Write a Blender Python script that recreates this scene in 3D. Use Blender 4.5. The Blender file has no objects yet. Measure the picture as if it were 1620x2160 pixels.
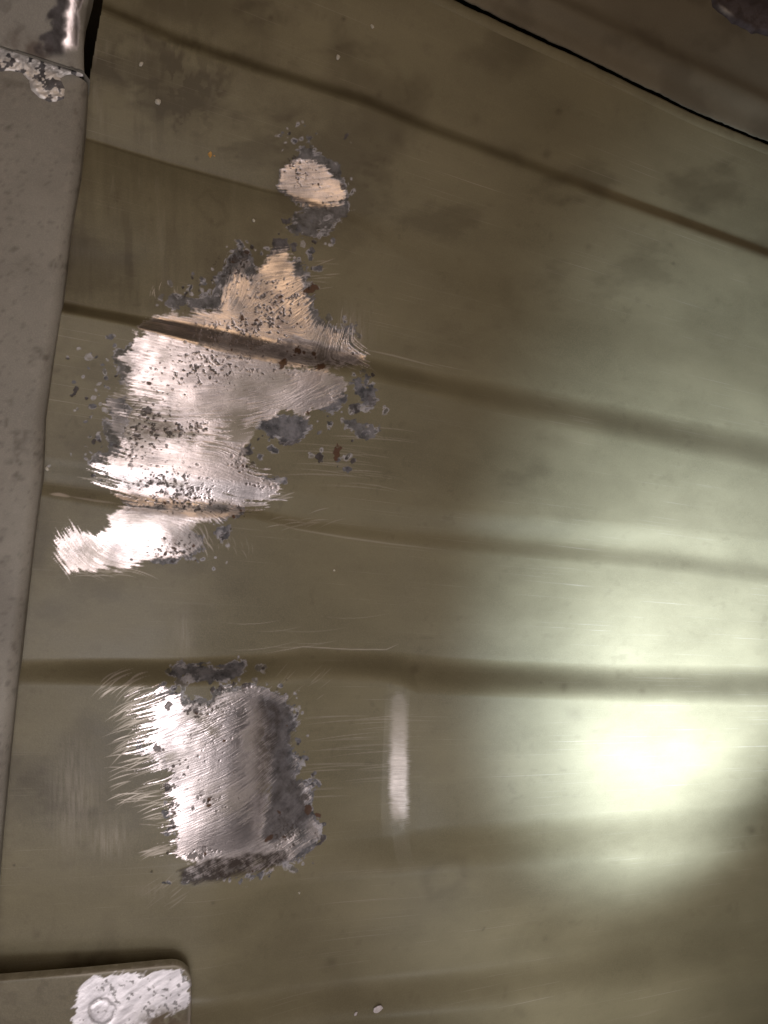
import bpy, math, random
import numpy as np
from mathutils import Matrix, Vector

rng = np.random.default_rng(7)
random.seed(7)
scene = bpy.context.scene
col = scene.collection

# ------------------------------------------------------------------ camera
FPX, CX, CY, CAMH = 1560.0, 810.0, 1080.0, 0.40
d = np.array([0.907, -0.109, -0.406]); d /= np.linalg.norm(d)      # along the beads
e = np.array([0.119, 0.993, 0.0]); e -= d * (e @ d); e /= np.linalg.norm(e)
n = np.cross(d, e)
AX = np.array([d[0], e[0], n[0]]); AY = np.array([d[1], e[1], n[1]]); AZ = np.array([d[2], e[2], n[2]])
cam = bpy.data.cameras.new('camera')
cam.sensor_fit = 'VERTICAL'; cam.sensor_height = 36.0; cam.lens = 36.0 * FPX / 2160.0
cam.clip_start = 0.01; cam.clip_end = 50
cam_o = bpy.data.objects.new('camera', cam); col.objects.link(cam_o)
cam_o.matrix_world = Matrix(((AX[0], AY[0], AZ[0], 0), (AX[1], AY[1], AZ[1], 0), (AX[2], AY[2], AZ[2], CAMH), (0, 0, 0, 1)))
scene.camera = cam_o

# ------------------------------------------------------------------ world, lamps, exposure
w = bpy.data.worlds.new('World'); scene.world = w; w.use_nodes = True
bg = w.node_tree.nodes['Background']
bg.inputs['Color'].default_value = (1.0, 0.86, 0.70, 1); bg.inputs['Strength'].default_value = 0.02

def lamp(name, kind, loc, target, energy, color, **kw):
    l = bpy.data.lights.new(name, kind); l.energy = energy; l.color = color
    for k, v in kw.items(): setattr(l, k, v)
    o = bpy.data.objects.new(name, l); col.objects.link(o)
    o.location = loc
    o.rotation_euler = (Vector(target) - Vector(loc)).to_track_quat('-Z', 'Y').to_euler()
    return o
lamp('overhead_fill', 'AREA', (0.05, -0.24, 0.60), (0.05, -0.24, 0), 1.95, (1.0, 0.90, 0.87), shape='RECTANGLE', size=0.36, size_y=0.76)  # added soft panel, unseen; lights the paint and fills the metal's reflections
lamp('phone_lamp', 'AREA', (0.07, -0.27, 0.42), (0.10, -0.06, 0), 0.40, (0.88, 0.92, 1.0), shape='DISK', size=0.10)
TORCH = (0.31, -0.42, 0.36)
lamp('torch_beam', 'SPOT', TORCH, (0.440, -0.102, 0), 50.0, (0.66, 0.79, 1.0), spot_size=math.radians(31), spot_blend=1.0, shadow_soft_size=0.02)
lamp('torch_halo', 'SPOT', TORCH, (0.430, -0.055, 0), 48.0, (0.60, 0.77, 0.95), spot_size=math.radians(46), spot_blend=1.0, shadow_soft_size=0.02)
lamp('torch_spill', 'SPOT', TORCH, (0.46, -0.20, 0), 5.5, (0.78, 0.82, 0.85), spot_size=math.radians(80), spot_blend=1.0, shadow_soft_size=0.02)
lamp('warm_bulb', 'AREA', (0.27, 0.50, 0.72), (0.10, 0.12, 0), 0.85, (1.0, 0.71, 0.44), shape='DISK', size=0.50)
scene.view_settings.view_transform = 'Standard'; scene.view_settings.look = 'None'
scene.view_settings.exposure = 0.12; scene.view_settings.gamma = 1.0

# ------------------------------------------------------------------ helpers: geometry of the view
def at(px, py, z=0.0):
    a = (np.asarray(px, float) - CX) / FPX; b = -(np.asarray(py, float) - CY) / FPX
    rx = AX[0]*a + AY[0]*b - AZ[0]; ry = AX[1]*a + AY[1]*b - AZ[1]; rz = AX[2]*a + AY[2]*b - AZ[2]
    t = (z - CAMH) / rz
    return rx*t, ry*t
def proj(x, y, z):
    zz = z - CAMH
    cx = x*AX[0] + y*AX[1] + zz*AX[2]; cy = x*AY[0] + y*AY[1] + zz*AY[2]; cz = x*AZ[0] + y*AZ[1] + zz*AZ[2]
    return CX + FPX*cx/(-cz), CY - FPX*cy/(-cz)

def sstep(a, b, x):
    t = np.clip((x - a) / (b - a), 0, 1); return t*t*(3 - 2*t)
def lint(pts):
    xs = np.array([p[0] for p in pts], float); ys = np.array([p[1] for p in pts], float)
    s0 = (ys[1]-ys[0])/(xs[1]-xs[0]); s1 = (ys[-1]-ys[-2])/(xs[-1]-xs[-2])
    xs = np.concatenate([[xs[0]-3000], xs, [xs[-1]+3000]]); ys = np.concatenate([[ys[0]-3000*s0], ys, [ys[-1]+3000*s1]])
    return lambda x: np.interp(x, xs, ys)

_lat = [np.random.default_rng(100+i).random((128, 128)) for i in range(24)]
def vn(x, y, seed):
    L = _lat[seed % 24]
    xi = np.floor(x).astype(int); yi = np.floor(y).astype(int)
    fx = x - xi; fy = y - yi
    fx = fx*fx*(3-2*fx); fy = fy*fy*(3-2*fy)
    x0 = xi & 127; x1 = (xi+1) & 127; y0 = yi & 127; y1 = (yi+1) & 127
    return (L[y0, x0]*(1-fx) + L[y0, x1]*fx)*(1-fy) + (L[y1, x0]*(1-fx) + L[y1, x1]*fx)*fy
def fbm(x, y, size, octv=4, seed=0, gain=0.55):
    s = 0; a = 1.0; t = 0; f = 1.0/size
    for i in range(octv):
        s = s + a*vn(x*f + 17.3*i, y*f - 9.1*i, seed+i*3); t += a; a *= gain; f *= 2.07
    return s/t - 0.5
def sdf(poly, X, Y):
    """signed distance (negative inside), in the units of X and Y"""
    P = np.array(poly, float); N = len(P)
    dist = np.full(X.shape, 1e18); inside = np.zeros(X.shape, bool)
    for i in range(N):
        ax, ay = P[i]; bx, by = P[(i+1) % N]
        ex, ey = bx-ax, by-ay; wx = X-ax; wy = Y-ay
        t = np.clip((wx*ex + wy*ey)/(ex*ex + ey*ey + 1e-12), 0, 1)
        dist = np.minimum(dist, (wx-ex*t)**2 + (wy-ey*t)**2)
        c = ((ay > Y) != (by > Y))
        with np.errstate(divide='ignore', invalid='ignore'):
            inside ^= c & (X < (bx-ax)*(Y-ay)/((by-ay) if by != ay else 1e-12) + ax)
    dist = np.sqrt(dist)
    return np.where(inside, -dist, dist)

def tag(o, label=None, cat=None, group=None, kind=None):
    if label: o['label'] = label
    if cat: o['category'] = cat
    if group: o['group'] = group
    if kind: o['kind'] = kind
    return o
def empty(name, loc):
    o = bpy.data.objects.new(name, None); col.objects.link(o); o.location = loc
    o.empty_display_size = 0.02
    bpy.context.view_layer.update()
    return o
def build(name, V, F, mat, parent=None, normals=None, mA=None, mB=None):
    """V (n,3) world positions, F (m,4) quads"""
    me = bpy.data.meshes.new(name)
    V = np.asarray(V, np.float32)
    off = np.array(parent.location, np.float32) if parent is not None else np.zeros(3, np.float32)
    me.vertices.add(len(V)); me.vertices.foreach_set('co', (V - off).ravel())
    F = np.asarray(F, np.int32)
    me.loops.add(F.size); me.loops.foreach_set('vertex_index', F.ravel())
    me.polygons.add(len(F)); me.polygons.foreach_set('loop_start', np.arange(0, F.size, F.shape[1], dtype=np.int32))
    me.update(calc_edges=True)
    me.polygons.foreach_set('use_smooth', np.ones(len(F), bool))
    for nm, arr in (('mA', mA), ('mB', mB)):
        if arr is not None:
            a = me.attributes.new(nm, 'FLOAT_COLOR', 'POINT'); a.data.foreach_set('color', np.asarray(arr, np.float32).ravel())
    if normals is not None:
        me.normals_split_custom_set_from_vertices(np.asarray(normals, np.float32))
    me.materials.append(mat)
    o = bpy.data.objects.new(name, me); col.objects.link(o)
    if parent is not None: o.parent = parent
    return o
def quads(ny, nx):
    i = np.arange(ny*nx).reshape(ny, nx)
    return np.stack([i[:-1, :-1], i[:-1, 1:], i[1:, 1:], i[1:, :-1]], -1)
def sub(V, F, *arrs):
    used = np.unique(F); m = np.full(len(V), -1, np.int64); m[used] = np.arange(len(used))
    return [V[used], m[F]] + [None if a is None else a[used] for a in arrs]

def vnormals(V, F):
    p = V[F]; fn = np.cross(p[:, 2]-p[:, 0], p[:, 3]-p[:, 1]); out = np.zeros_like(V)
    for k in range(4): np.add.at(out, F[:, k], fn)
    return out/np.maximum(np.linalg.norm(out, axis=-1, keepdims=True), 1e-12)
def build_split(name, V, F, mat, parent, normals, mA, mB, splits):
    # the same surface, its worn places as parts of their own sharing the border
    V = np.asarray(V, float)
    if normals is None: normals = vnormals(V, F)
    left = np.ones(len(F), bool)
    c = V[F].mean(1); qx, qy = proj(c[:, 0], c[:, 1], c[:, 2]); fb = mA[F][:, :, 0].mean(1)
    for nm, lab, test in splits:
        m = left & test(qx, qy, fb); left &= ~m
        if not m.any(): continue
        v_, f_, a_, b_, n_ = sub(V, F[m], mA, mB, normals)
        o = build(nm, v_, f_, mat, parent, n_, a_, b_)
        if lab: o['label'] = lab
    v_, f_, a_, b_, n_ = sub(V, F[left], mA, mB, normals)
    return build(name, v_, f_, mat, parent, n_, a_, b_)

# ------------------------------------------------------------------ materials
def surface(name, paint, rough=0.42, metal=(0.75, 0.66, 0.645), crustc=(0.42, 0.395, 0.41), grain=1.0, scratch=0.0, mottle=0.19, metal_rough=0.34):
    m = bpy.data.materials.new(name); m.use_nodes = True
    nt = m.node_tree; N = nt.nodes; L = nt.links
    bsdf = N['Principled BSDF']
    def node(t, **k):
        x = N.new(t)
        for a, b in k.items(): setattr(x, a, b)
        return x
    def mixc(f, a, b):
        x = node('ShaderNodeMix', data_type='RGBA')
        for sock, v in ((x.inputs[0], f), (x.inputs[6], a), (x.inputs[7], b)):
            if hasattr(v, 'links'): L.new(v, sock)
            else: sock.default_value = v if not isinstance(v, tuple) else (*v, 1)
        return x.outputs[2]
    def math_(op, a, b=0.0, c=0.0):
        x = node('ShaderNodeMath', operation=op)
        for i, v in enumerate((a, b, c)):
            if hasattr(v, 'links'): L.new(v, x.inputs[i])
            else: x.inputs[i].default_value = v
        return x.outputs[0]
    def mapr(v, a, b, c, dd):
        x = node('ShaderNodeMapRange'); L.new(v, x.inputs[0])
        for i, q in enumerate((a, b, c, dd)): x.inputs[i+1].default_value = q
        return x.outputs[0]
    tc = node('ShaderNodeTexCoord')
    def noise(scale, detail=4, rgh=0.55, stretch=None):
        x = node('ShaderNodeTexNoise'); x.inputs['Scale'].default_value = scale
        x.inputs['Detail'].default_value = detail; x.inputs['Roughness'].default_value = rgh
        src = tc.outputs['Object']
        if stretch:
            mp = node('ShaderNodeMapping'); mp.inputs['Scale'].default_value = stretch
            L.new(src, mp.inputs['Vector']); src = mp.outputs['Vector']
        L.new(src, x.inputs['Vector']); return x.outputs['Fac']
    aA = node('ShaderNodeAttribute', attribute_name='mA'); aB = node('ShaderNodeAttribute', attribute_name='mB')
    sA = node('ShaderNodeSeparateColor'); L.new(aA.outputs['Color'], sA.inputs[0])
    sB = node('ShaderNodeSeparateColor'); L.new(aB.outputs['Color'], sB.inputs[0])
    bare, prim, pit_shade, streak = sA.outputs[0], sA.outputs[1], sA.outputs[2], aA.outputs['Alpha']
    crust, stain, scr_sheen, rust = sB.outputs[0], sB.outputs[1], sB.outputs[2], aB.outputs['Alpha']
    big = noise(1.0, 5, 0.6, (7, 15, 10)); fine = noise(1500, 2, 0.6); mid = noise(160, 4, 0.6)
    p_dark = tuple(c*(1-mottle) for c in paint); p_lite = tuple(min(1, c*(1+mottle)) for c in paint)
    base = mixc(mapr(big, 0.35, 0.68, 0, 1), p_dark, p_lite)
    base = mixc(mapr(mid, 0.52, 0.85, 0, 0.14), base, (paint[0]*0.55, paint[1]*0.5, paint[2]*0.45))
    base = mixc(mapr(fine, 0.40, 0.75, 0, 0.42), base, tuple(c*1.45 for c in paint))
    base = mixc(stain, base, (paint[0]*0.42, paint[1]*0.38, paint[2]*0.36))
    scr_v = scr_sheen
    if scratch:
        s1 = noise(1.0, 3, 0.6, (9, 1100, 9)); s2 = noise(1.0, 2, 0.5, (30, 2300, 30))
        sm = math_('MULTIPLY', mapr(s1, 0.62, 0.70, 0, scratch), mapr(big, 0.45, 0.6, 0.15, 1))
        scr_v = math_('MAXIMUM', scr_sheen, sm)
    base = mixc(scr_v, base, (0.46, 0.40, 0.34))
    pr = mixc(mapr(mid, 0.35, 0.62, 0, 1), (0.040, 0.039, 0.042), (0.165, 0.155, 0.163))
    base = mixc(prim, base, pr)
    base = mixc(crust, base, crustc)
    mt = mixc(mapr(streak, 0.0, 1.0, 0, 1), tuple(c*0.58 for c in metal), tuple(min(1, c*1.18) for c in metal))
    base = mixc(bare, base, mt)
    base = mixc(rust, base, (0.085, 0.040, 0.020))
    base = mixc(pit_shade, base, (0.034, 0.022, 0.016))
    L.new(base, bsdf.inputs['Base Color'])
    nm = math_('MULTIPLY', math_('MULTIPLY', bare, math_('SUBTRACT', 1.0, pit_shade)), math_('SUBTRACT', 1.0, rust))
    nm = math_('MAXIMUM', nm, math_('MULTIPLY', scr_sheen, 0.55))
    L.new(nm, bsdf.inputs['Metallic'])
    r0 = mapr(big, 0.3, 0.7, rough-0.05, rough+0.07)
    r1 = mapr(streak, 0.0, 1.0, metal_rough+0.10, metal_rough-0.06)
    mr = node('ShaderNodeMix', data_type='FLOAT'); L.new(bare, mr.inputs[0]); L.new(r0, mr.inputs[2]); L.new(r1, mr.inputs[3])
    mr2 = math_('ADD', mr.outputs[0], math_('MULTIPLY', math_('MAXIMUM', pit_shade, prim), 0.12))
    L.new(mr2, bsdf.inputs['Roughness'])
    bsdf.inputs['Specular IOR Level'].default_value = 0.38
    b = node('ShaderNodeBump'); b.inputs['Strength'].default_value = 0.25*grain; b.inputs['Distance'].default_value = 0.0004
    hb = math_('ADD', math_('MULTIPLY', noise(900, 3, 0.6), 0.6), math_('MULTIPLY', noise(120, 3), 0.8))
    L.new(hb, b.inputs['Height']); L.new(b.outputs['Normal'], bsdf.inputs['Normal'])
    return m
M_panel = surface('olive_taupe_paint', (0.154, 0.131, 0.078), rough=0.46, scratch=0.26)
M_rail = surface('dusty_taupe_paint', (0.228, 0.205, 0.170), rough=0.60, grain=2.0, mottle=0.18)
M_upper = surface('dimmed_olive_paint', (0.125, 0.103, 0.070), rough=0.45)  # olive paint darkened to stand in for light falling off
M_plate = surface('plate_paint', (0.150, 0.126, 0.080), rough=0.5, metal=(0.86, 0.80, 0.82), metal_rough=0.50, grain=1.5)
M_rusty = surface('dark_rusty_steel', (0.060, 0.046, 0.046), rough=0.75, grain=5.0, mottle=0.5)
M_weld = surface('ground_weld_metal', (0.22, 0.19, 0.16), crustc=(0.74, 0.68, 0.64), rough=0.5, metal=(0.80, 0.74, 0.70), grain=2.0, metal_rough=0.55)
def plain(name, colr, rough=0.6, metallic=0.0):
    m = bpy.data.materials.new(name); m.use_nodes = True
    b = m.node_tree.nodes['Principled BSDF']; N = m.node_tree.nodes; L = m.node_tree.links
    nz = N.new('ShaderNodeTexNoise'); nz.inputs['Scale'].default_value = 700; nz.inputs['Detail'].default_value = 3
    tc = N.new('ShaderNodeTexCoord'); L.new(tc.outputs['Object'], nz.inputs['Vector'])
    mx = N.new('ShaderNodeMix'); mx.data_type = 'RGBA'
    mx.inputs[6].default_value = (*[c*0.7 for c in colr], 1); mx.inputs[7].default_value = (*[min(1, c*1.25) for c in colr], 1)
    L.new(nz.outputs['Fac'], mx.inputs[0]); L.new(mx.outputs[2], b.inputs['Base Color'])
    b.inputs['Roughness'].default_value = rough; b.inputs['Metallic'].default_value = metallic
    return m
M_void = plain('dark_ground', (0.020, 0.016, 0.011), 0.95)
M_crumb = plain('pale_crumb', (0.50, 0.45, 0.37), 0.6)
M_orange = plain('orange_crumb', (0.50, 0.27, 0.07), 0.6)
M_flake = plain('pale_flake', (0.46, 0.40, 0.39), 0.55)

# ------------------------------------------------------------------ the ground under the sheet metal
g = 1.6
tag(build('ground', [(-g, -g, -0.12), (g, -g, -0.12), (g, g, -0.12), (-g, g, -0.12)], [(0, 1, 2, 3)], M_void), kind='structure')

# ------------------------------------------------------------------ floor panel: grid, beads
X0, X1 = at(84, 1000)[0], at(985, 1000)[0]
Y1, Y0 = at(600, 235)[1], at(600, 1915)[1]
ST = 0.00034
def axis(*segs):
    return np.concatenate([np.linspace(a, b, max(2, int(round((b-a)/st))), endpoint=False) for a, b, st in segs] + [[segs[-1][1]]])
xs = axis((-0.09, X0, 0.002), (X0, X1, ST), (X1, 0.60, 0.002), (0.60, 0.80, 0.006))
ys = axis((-0.55, -0.40, 0.006), (-0.40, Y0, 0.002), (Y0, Y1, ST), (Y1, 0.46, 0.002), (0.46, 0.60, 0.006))
i0, i1 = np.searchsorted(xs, X0), np.searchsorted(xs, X1); j0, j1 = np.searchsorted(ys, Y0), np.searchsorted(ys, Y1)
XX, YY = np.meshgrid(xs, ys)
PX, PY = proj(XX, YY, np.full_like(XX, 0.002))

A_up = ([(230,-4),(400,68),(540,117),(773,190),(907,246),(1073,307),(1347,411),(1613,507)], [(230,36),(400,110),(540,157),(773,232),(907,288),(1073,351),(1347,453),(1613,550)])
A_dn = ([(187,272),(367,328),(560,384),(740,425),(1000,490),(1300,580),(1620,665)], [(187,330),(367,392),(560,455),(740,500),(1000,580),(1300,670),(1620,770)])
B_up = ([(140,636),(280,662),(450,685),(600,715),(783,745),(933,780),(1100,808),(1400,868),(1620,912)], [(133,668),(267,694),(450,745),(600,775),(783,807),(933,845),(1100,888),(1400,952),(1620,1000)])
B_dn = ([(90,978),(300,992),(560,1048),(690,1066),(840,1080),(1073,1094),(1380,1114),(1620,1142)], [(90,1050),(250,1080),(400,1094),(540,1098),(623,1120),(823,1150),(1073,1176),(1380,1204),(1620,1236)])
C_up = ([(50,1392),(360,1390),(567,1380),(640,1367),(740,1373),(840,1380),(940,1390),(1073,1397),(1280,1405),(1613,1408)], [(50,1446),(360,1442),(573,1440),(807,1443),(847,1450),(880,1463),(1073,1470),(1313,1480),(1613,1488)])
C_dn = ([(0,1812),(283,1804),(400,1795),(680,1786),(840,1773),(873,1756),(940,1746),(1080,1738),(1280,1722),(1513,1705),(1620,1695)], [(0,1872),(300,1856),(400,1866),(540,1876),(657,1872),(840,1852),(973,1838),(1200,1818),(1620,1795)])
D_up = ([(0,2130),(540,2105),(773,2080),(1073,2040),(1300,1998),(1620,1945)], [(0,2190),(540,2165),(773,2146),(1073,2118),(1300,2098),(1620,2080)])
def step(pair, PX, PY, k=0.64):
    a = lint(pair[0])(PX); b = lint(pair[1])(PX)
    t = (PY - a)/(b - a); return k*sstep(0, 1, t) + (1-k)*sstep(-3.4, 1.5, t)
def height(PX, PY, raw=False):
    z = 0.0100*step(A_up, PX, PY)
    a0 = lint(A_dn[0])(PX); b0 = lint(B_up[0])(PX); t = np.clip((PY - a0)/(b0 - a0), 0, 1)
    ramp = np.where(PY > a0, t*(1.6 - 0.6*t), 0)
    q = np.maximum(PY - a0, 0)
    z = z + (0.0340*(1 - 0.88*sstep(300, 900, PX))*(1 - np.exp(-q/230.0)) + 0.0045*np.clip(q/np.maximum(b0 - a0, 20), 0, 1))*sstep(0, 1, (PY - a0 + 2)/(14 + 170*sstep(600, 1150, PX)))
    z = z + 0.0135*step(B_up, PX, PY)
    fade = sstep(-200, 420, PX)
    gu = lint(B_dn[0])(PX); gl = lint(B_dn[1])(PX); gm = 0.5*gu + 0.5*gl
    z = z - 0.0030*sstep(-55, 0, PY - gm) + 0.0034*sstep(-4, 1, PY - gl + 0*PX)*0 + 0.0030*sstep(0, 1, (PY - gm)/np.maximum(gl - gm, 8))
    z = z + 0.0165*(0.20 + 0.76*fade)*step(C_up, PX, PY, 0.90)
    z = z + 0.0120*(0.45 + 0.55*sstep(600, 900, PX))*sstep(300, 470, PX)*step(C_dn, PX, PY, 0.8) + 0.0170*step(D_up, PX, PY, 0.75)
    if raw: return z
    # the pressed recess in the lower bead
    win = sstep(-34, 60, PY - lint(C_up[1])(PX)) * (1 - sstep(-60, 30, PY - lint(C_dn[0])(PX)))
    lin = lambda a, b: np.clip((PX - a)/(b - a), 0, 1)*0.75 + 0.25*sstep(a - 8, b + 8, PX)
    gk = 0.0013*sstep(335, 450, PX) - 0.0044*sstep(470, 612, PX) + 0.0031*lin(817, 863)
    z = z + gk*win
    # hand-worn waviness and small dents
    z = z + 0.0011*fbm(PX, PY, 420, 3, 2) + 0.00035*fbm(PX, PY, 110, 2, 5)
    z = z - 0.0010*np.exp(-(((PX-250)/130)**2 + ((PY-1165)/55)**2)) - 0.0009*np.exp(-(((PX-655)/75)**2 + ((PY-385)/60)**2))
    z = z + 0.0007*np.exp(-(((PX-650)/60)**2 + ((PY-825)/45)**2))
    return z
cg = 0.006
cxs = np.arange(-0.5, 1.2, cg); cys = np.arange(-1.0, 1.05, cg)
cX, cY = np.meshgrid(cxs, cys)
with np.errstate(all='ignore'):
    czq = proj(np.clip(cX, -0.15, 0.85), np.clip(cY, -0.6, 0.65), np.full_like(cX, 0.002))
craw = height(czq[0], czq[1], True)
ker = np.exp(-0.5*((np.arange(-24, 25)*cg)/0.042)**2); ker /= ker.sum()
pad = np.pad(craw, 24, mode='edge')
csm = np.apply_along_axis(lambda r: np.convolve(r, ker, 'valid'), 0, pad); csm = np.apply_along_axis(lambda r: np.convolve(r, ker, 'valid'), 1, csm)
def trend(X, Y):
    fx = np.clip((X - cxs[0])/cg, 0, len(cxs)-1.001); fy = np.clip((Y - cys[0])/cg, 0, len(cys)-1.001)
    xi = fx.astype(int); yi = fy.astype(int); fx = fx - xi; fy = fy - yi
    return (csm[yi, xi]*(1-fx) + csm[yi, xi+1]*fx)*(1-fy) + (csm[yi+1, xi]*(1-fx) + csm[yi+1, xi+1]*fx)*fy
Z = height(PX, PY) - trend(XX, YY)
PX, PY = proj(XX, YY, Z)                       # where each point of the pressed sheet is really seen
ny, nx = XX.shape

# dense window for the wear
S = (slice(j0, j1), slice(i0, i1))
px, py = PX[S], PY[S]
def zeros(): return np.zeros(px.shape)

# --- grinding direction field and streaks
ctrl = np.array([(660,380,22),(590,570,18),(490,600,82),(630,640,55),(700,720,86),(350,690,-6),(480,710,-9),(620,745,-10),(740,760,-18),(300,760,-4),(300,850,-2),(440,800,12),(470,840,18),
    (550,900,25),(640,820,38),(690,830,30),(600,900,22),(350,960,4),(430,930,10),(500,980,-22),(300,1010,-14),(400,1030,-10),(540,1050,8),(270,1090,6),(400,1090,0),(150,1130,-62),(140,1180,-48),(200,1150,-40),(220,1195,-14),
    (330,1190,10),(330,1150,-8),(400,1150,-40),(430,1130,-60),(230,1430,34),(290,1450,28),(280,1540,20),(260,1650,15),(330,1760,14),(400,1600,24),(460,1500,22),(550,1520,42),(580,1700,46),(480,1720,25),(480,1790,18),(430,1835,24),
    (600,1780,28),(480,1410,4),(840,1600,2)], float)
wsum = zeros(); c2 = zeros(); s2 = zeros()
for cx, cy, a in ctrl:
    wgt = 1.0/(((px-cx)**2 + (py-cy)**2) + 900.0)**1.6
    wsum += wgt; c2 += wgt*math.cos(2*math.radians(a)); s2 += wgt*math.sin(2*math.radians(a))
ang = 0.5*np.arctan2(s2, c2) + 0.5*fbm(px, py, 45, 3, 9)
dcx, dcy = np.cos(ang), np.sin(ang)
my, mx = px.shape
def lic(noise, length):
    acc = noise.copy()
    gi, gj = np.meshgrid(np.arange(mx, dtype=np.float32), np.arange(my, dtype=np.float32))
    for sgn in (1, -1):
        xq, yq = gi.copy(), gj.copy()
        for k in range(length):
            xi = np.clip(np.rint(xq).astype(np.int32), 0, mx-1); yi = np.clip(np.rint(yq).astype(np.int32), 0, my-1)
            xq = xq + sgn*dcx[yi, xi]; yq = yq + sgn*dcy[yi, xi]
            xi = np.clip(np.rint(xq).astype(np.int32), 0, mx-1); yi = np.clip(np.rint(yq).astype(np.int32), 0, my-1)
            acc += noise[yi, xi]*(1 - k/length)
    acc -= acc.mean(); return acc/acc.std()
wn = rng.standard_normal(px.shape)
lic_s = lic(wn, 12)
wn2 = rng.standard_normal(px.shape)
wn2 = (wn2 + np.roll(wn2, 1, 0) + np.roll(wn2, -1, 0) + np.roll(wn2, 1, 1))/2
lic_l = lic(wn2, 42)
streak = np.clip(0.52 + 0.13*lic_s + 0.10*lic_l + 0.05*wn + 1.7*fbm(px, py, 40, 5, 16), 0, 1)

bare, prim, pit_shade, crust, stain, scr_sheen, rust = (zeros() for _ in range(7))
edge_n = fbm(px, py, 26, 4, 1); edge_f = fbm(px, py, 9, 3, 4); cellish = fbm(px, py, 13, 2, 8)

def window(x0, y0, x1, y1):
    ax, ay = at(np.array([x0, x1, x0, x1]), np.array([y0, y0, y1, y1]), 0.003)
    a = max(0, np.searchsorted(xs[i0:i1], ax.min()-0.001)); b = min(mx, np.searchsorted(xs[i0:i1], ax.max()+0.001))
    c = max(0, np.searchsorted(ys[j0:j1], ay.min()-0.001)); dd = min(my, np.searchsorted(ys[j0:j1], ay.max()+0.001))
    return (slice(c, dd), slice(a, b))
def polybox(poly, pad=60):
    P = np.array(poly); return window(P[:, 0].min()-pad, P[:, 1].min()-pad, P[:, 0].max()+pad, P[:, 1].max()+pad)
def put(arr, wdw, val): arr[wdw] = np.maximum(arr[wdw], val)
def blob(arr, poly, feather=2.0, warp=14, fine=6, streaky=None, amount=1.0):
    w_ = polybox(poly); s = sdf(poly, px[w_], py[w_])
    s = s + warp*edge_n[w_]*1.6 + fine*edge_f[w_]*1.6
    if streaky is not None: s = s - (streaky(px[w_], py[w_]) if callable(streaky) else streaky)*lic_l[w_]
    v = amount*(1 - sstep(-feather, feather, s)); put(arr, w_, v); return w_, s
def stroke(arr, pts, wid, amt):
    P = np.array(pts, float); w_ = window(P[:, 0].min()-8, P[:, 1].min()-8, P[:, 0].max()+8, P[:, 1].max()+8)
    X, Y = px[w_], py[w_]; best = np.full(X.shape, 1e9); tt = np.zeros(X.shape); N = len(P)-1
    for i in range(N):
        ex, ey = P[i+1]-P[i]; t = np.clip(((X-P[i, 0])*ex + (Y-P[i, 1])*ey)/(ex*ex+ey*ey+1e-9), 0, 1)
        q = (X-P[i, 0]-ex*t)**2 + (Y-P[i, 1]-ey*t)**2
        tt = np.where(q < best, (i+t)/N, tt); best = np.minimum(best, q)
    taper = np.sin(np.pi*np.clip(tt, 0.03, 0.97))**0.5
    put(arr, w_, amt*(1 - sstep(wid*0.5*taper, wid*1.1*taper+0.3, np.sqrt(best)))*taper)
def spot(cx, cy, r, kind):
    w_ = window(cx-2.5*r-4, cy-2.5*r-4, cx+2.5*r+4, cy+2.5*r+4)
    X, Y = px[w_]-cx, py[w_]-cy; el = random.uniform(0.7, 1.4); a = random.uniform(0, 3.14)
    u = (X*math.cos(a)+Y*math.sin(a))*el; v = (-X*math.sin(a)+Y*math.cos(a))/el
    s = np.hypot(u, v) - r + (r*2.0 + 3.0)*edge_f[w_] + r*1.6*edge_n[w_]
    inn = 1 - sstep(-1.0, 1.0, s); ring = np.exp(-(s/1.5)**2)*np.clip(0.35 + 4.5*cellish[w_] + 3*edge_f[w_], 0, 1)
    if kind == 'dark': put(prim, w_, inn); put(pit_shade, w_, 0.75*inn)
    elif kind == 'grey': put(prim, w_, inn); put(crust, w_, 0.7*ring*(cellish[w_] > -0.05))
    elif kind == 'pale': put(crust, w_, 0.85*inn*np.clip(0.8 + 2*edge_f[w_], 0, 1))
    elif kind == 'ring': put(prim, w_, 0.6*inn); put(crust, w_, 0.8*ring)
    elif kind == 'pit_shade': put(pit_shade, w_, inn*np.clip(0.72 + 2.5*edge_f[w_], 0.25, 1))
    elif kind == 'rust': put(rust, w_, inn); put(pit_shade, w_, 0.4*ring)

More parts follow.
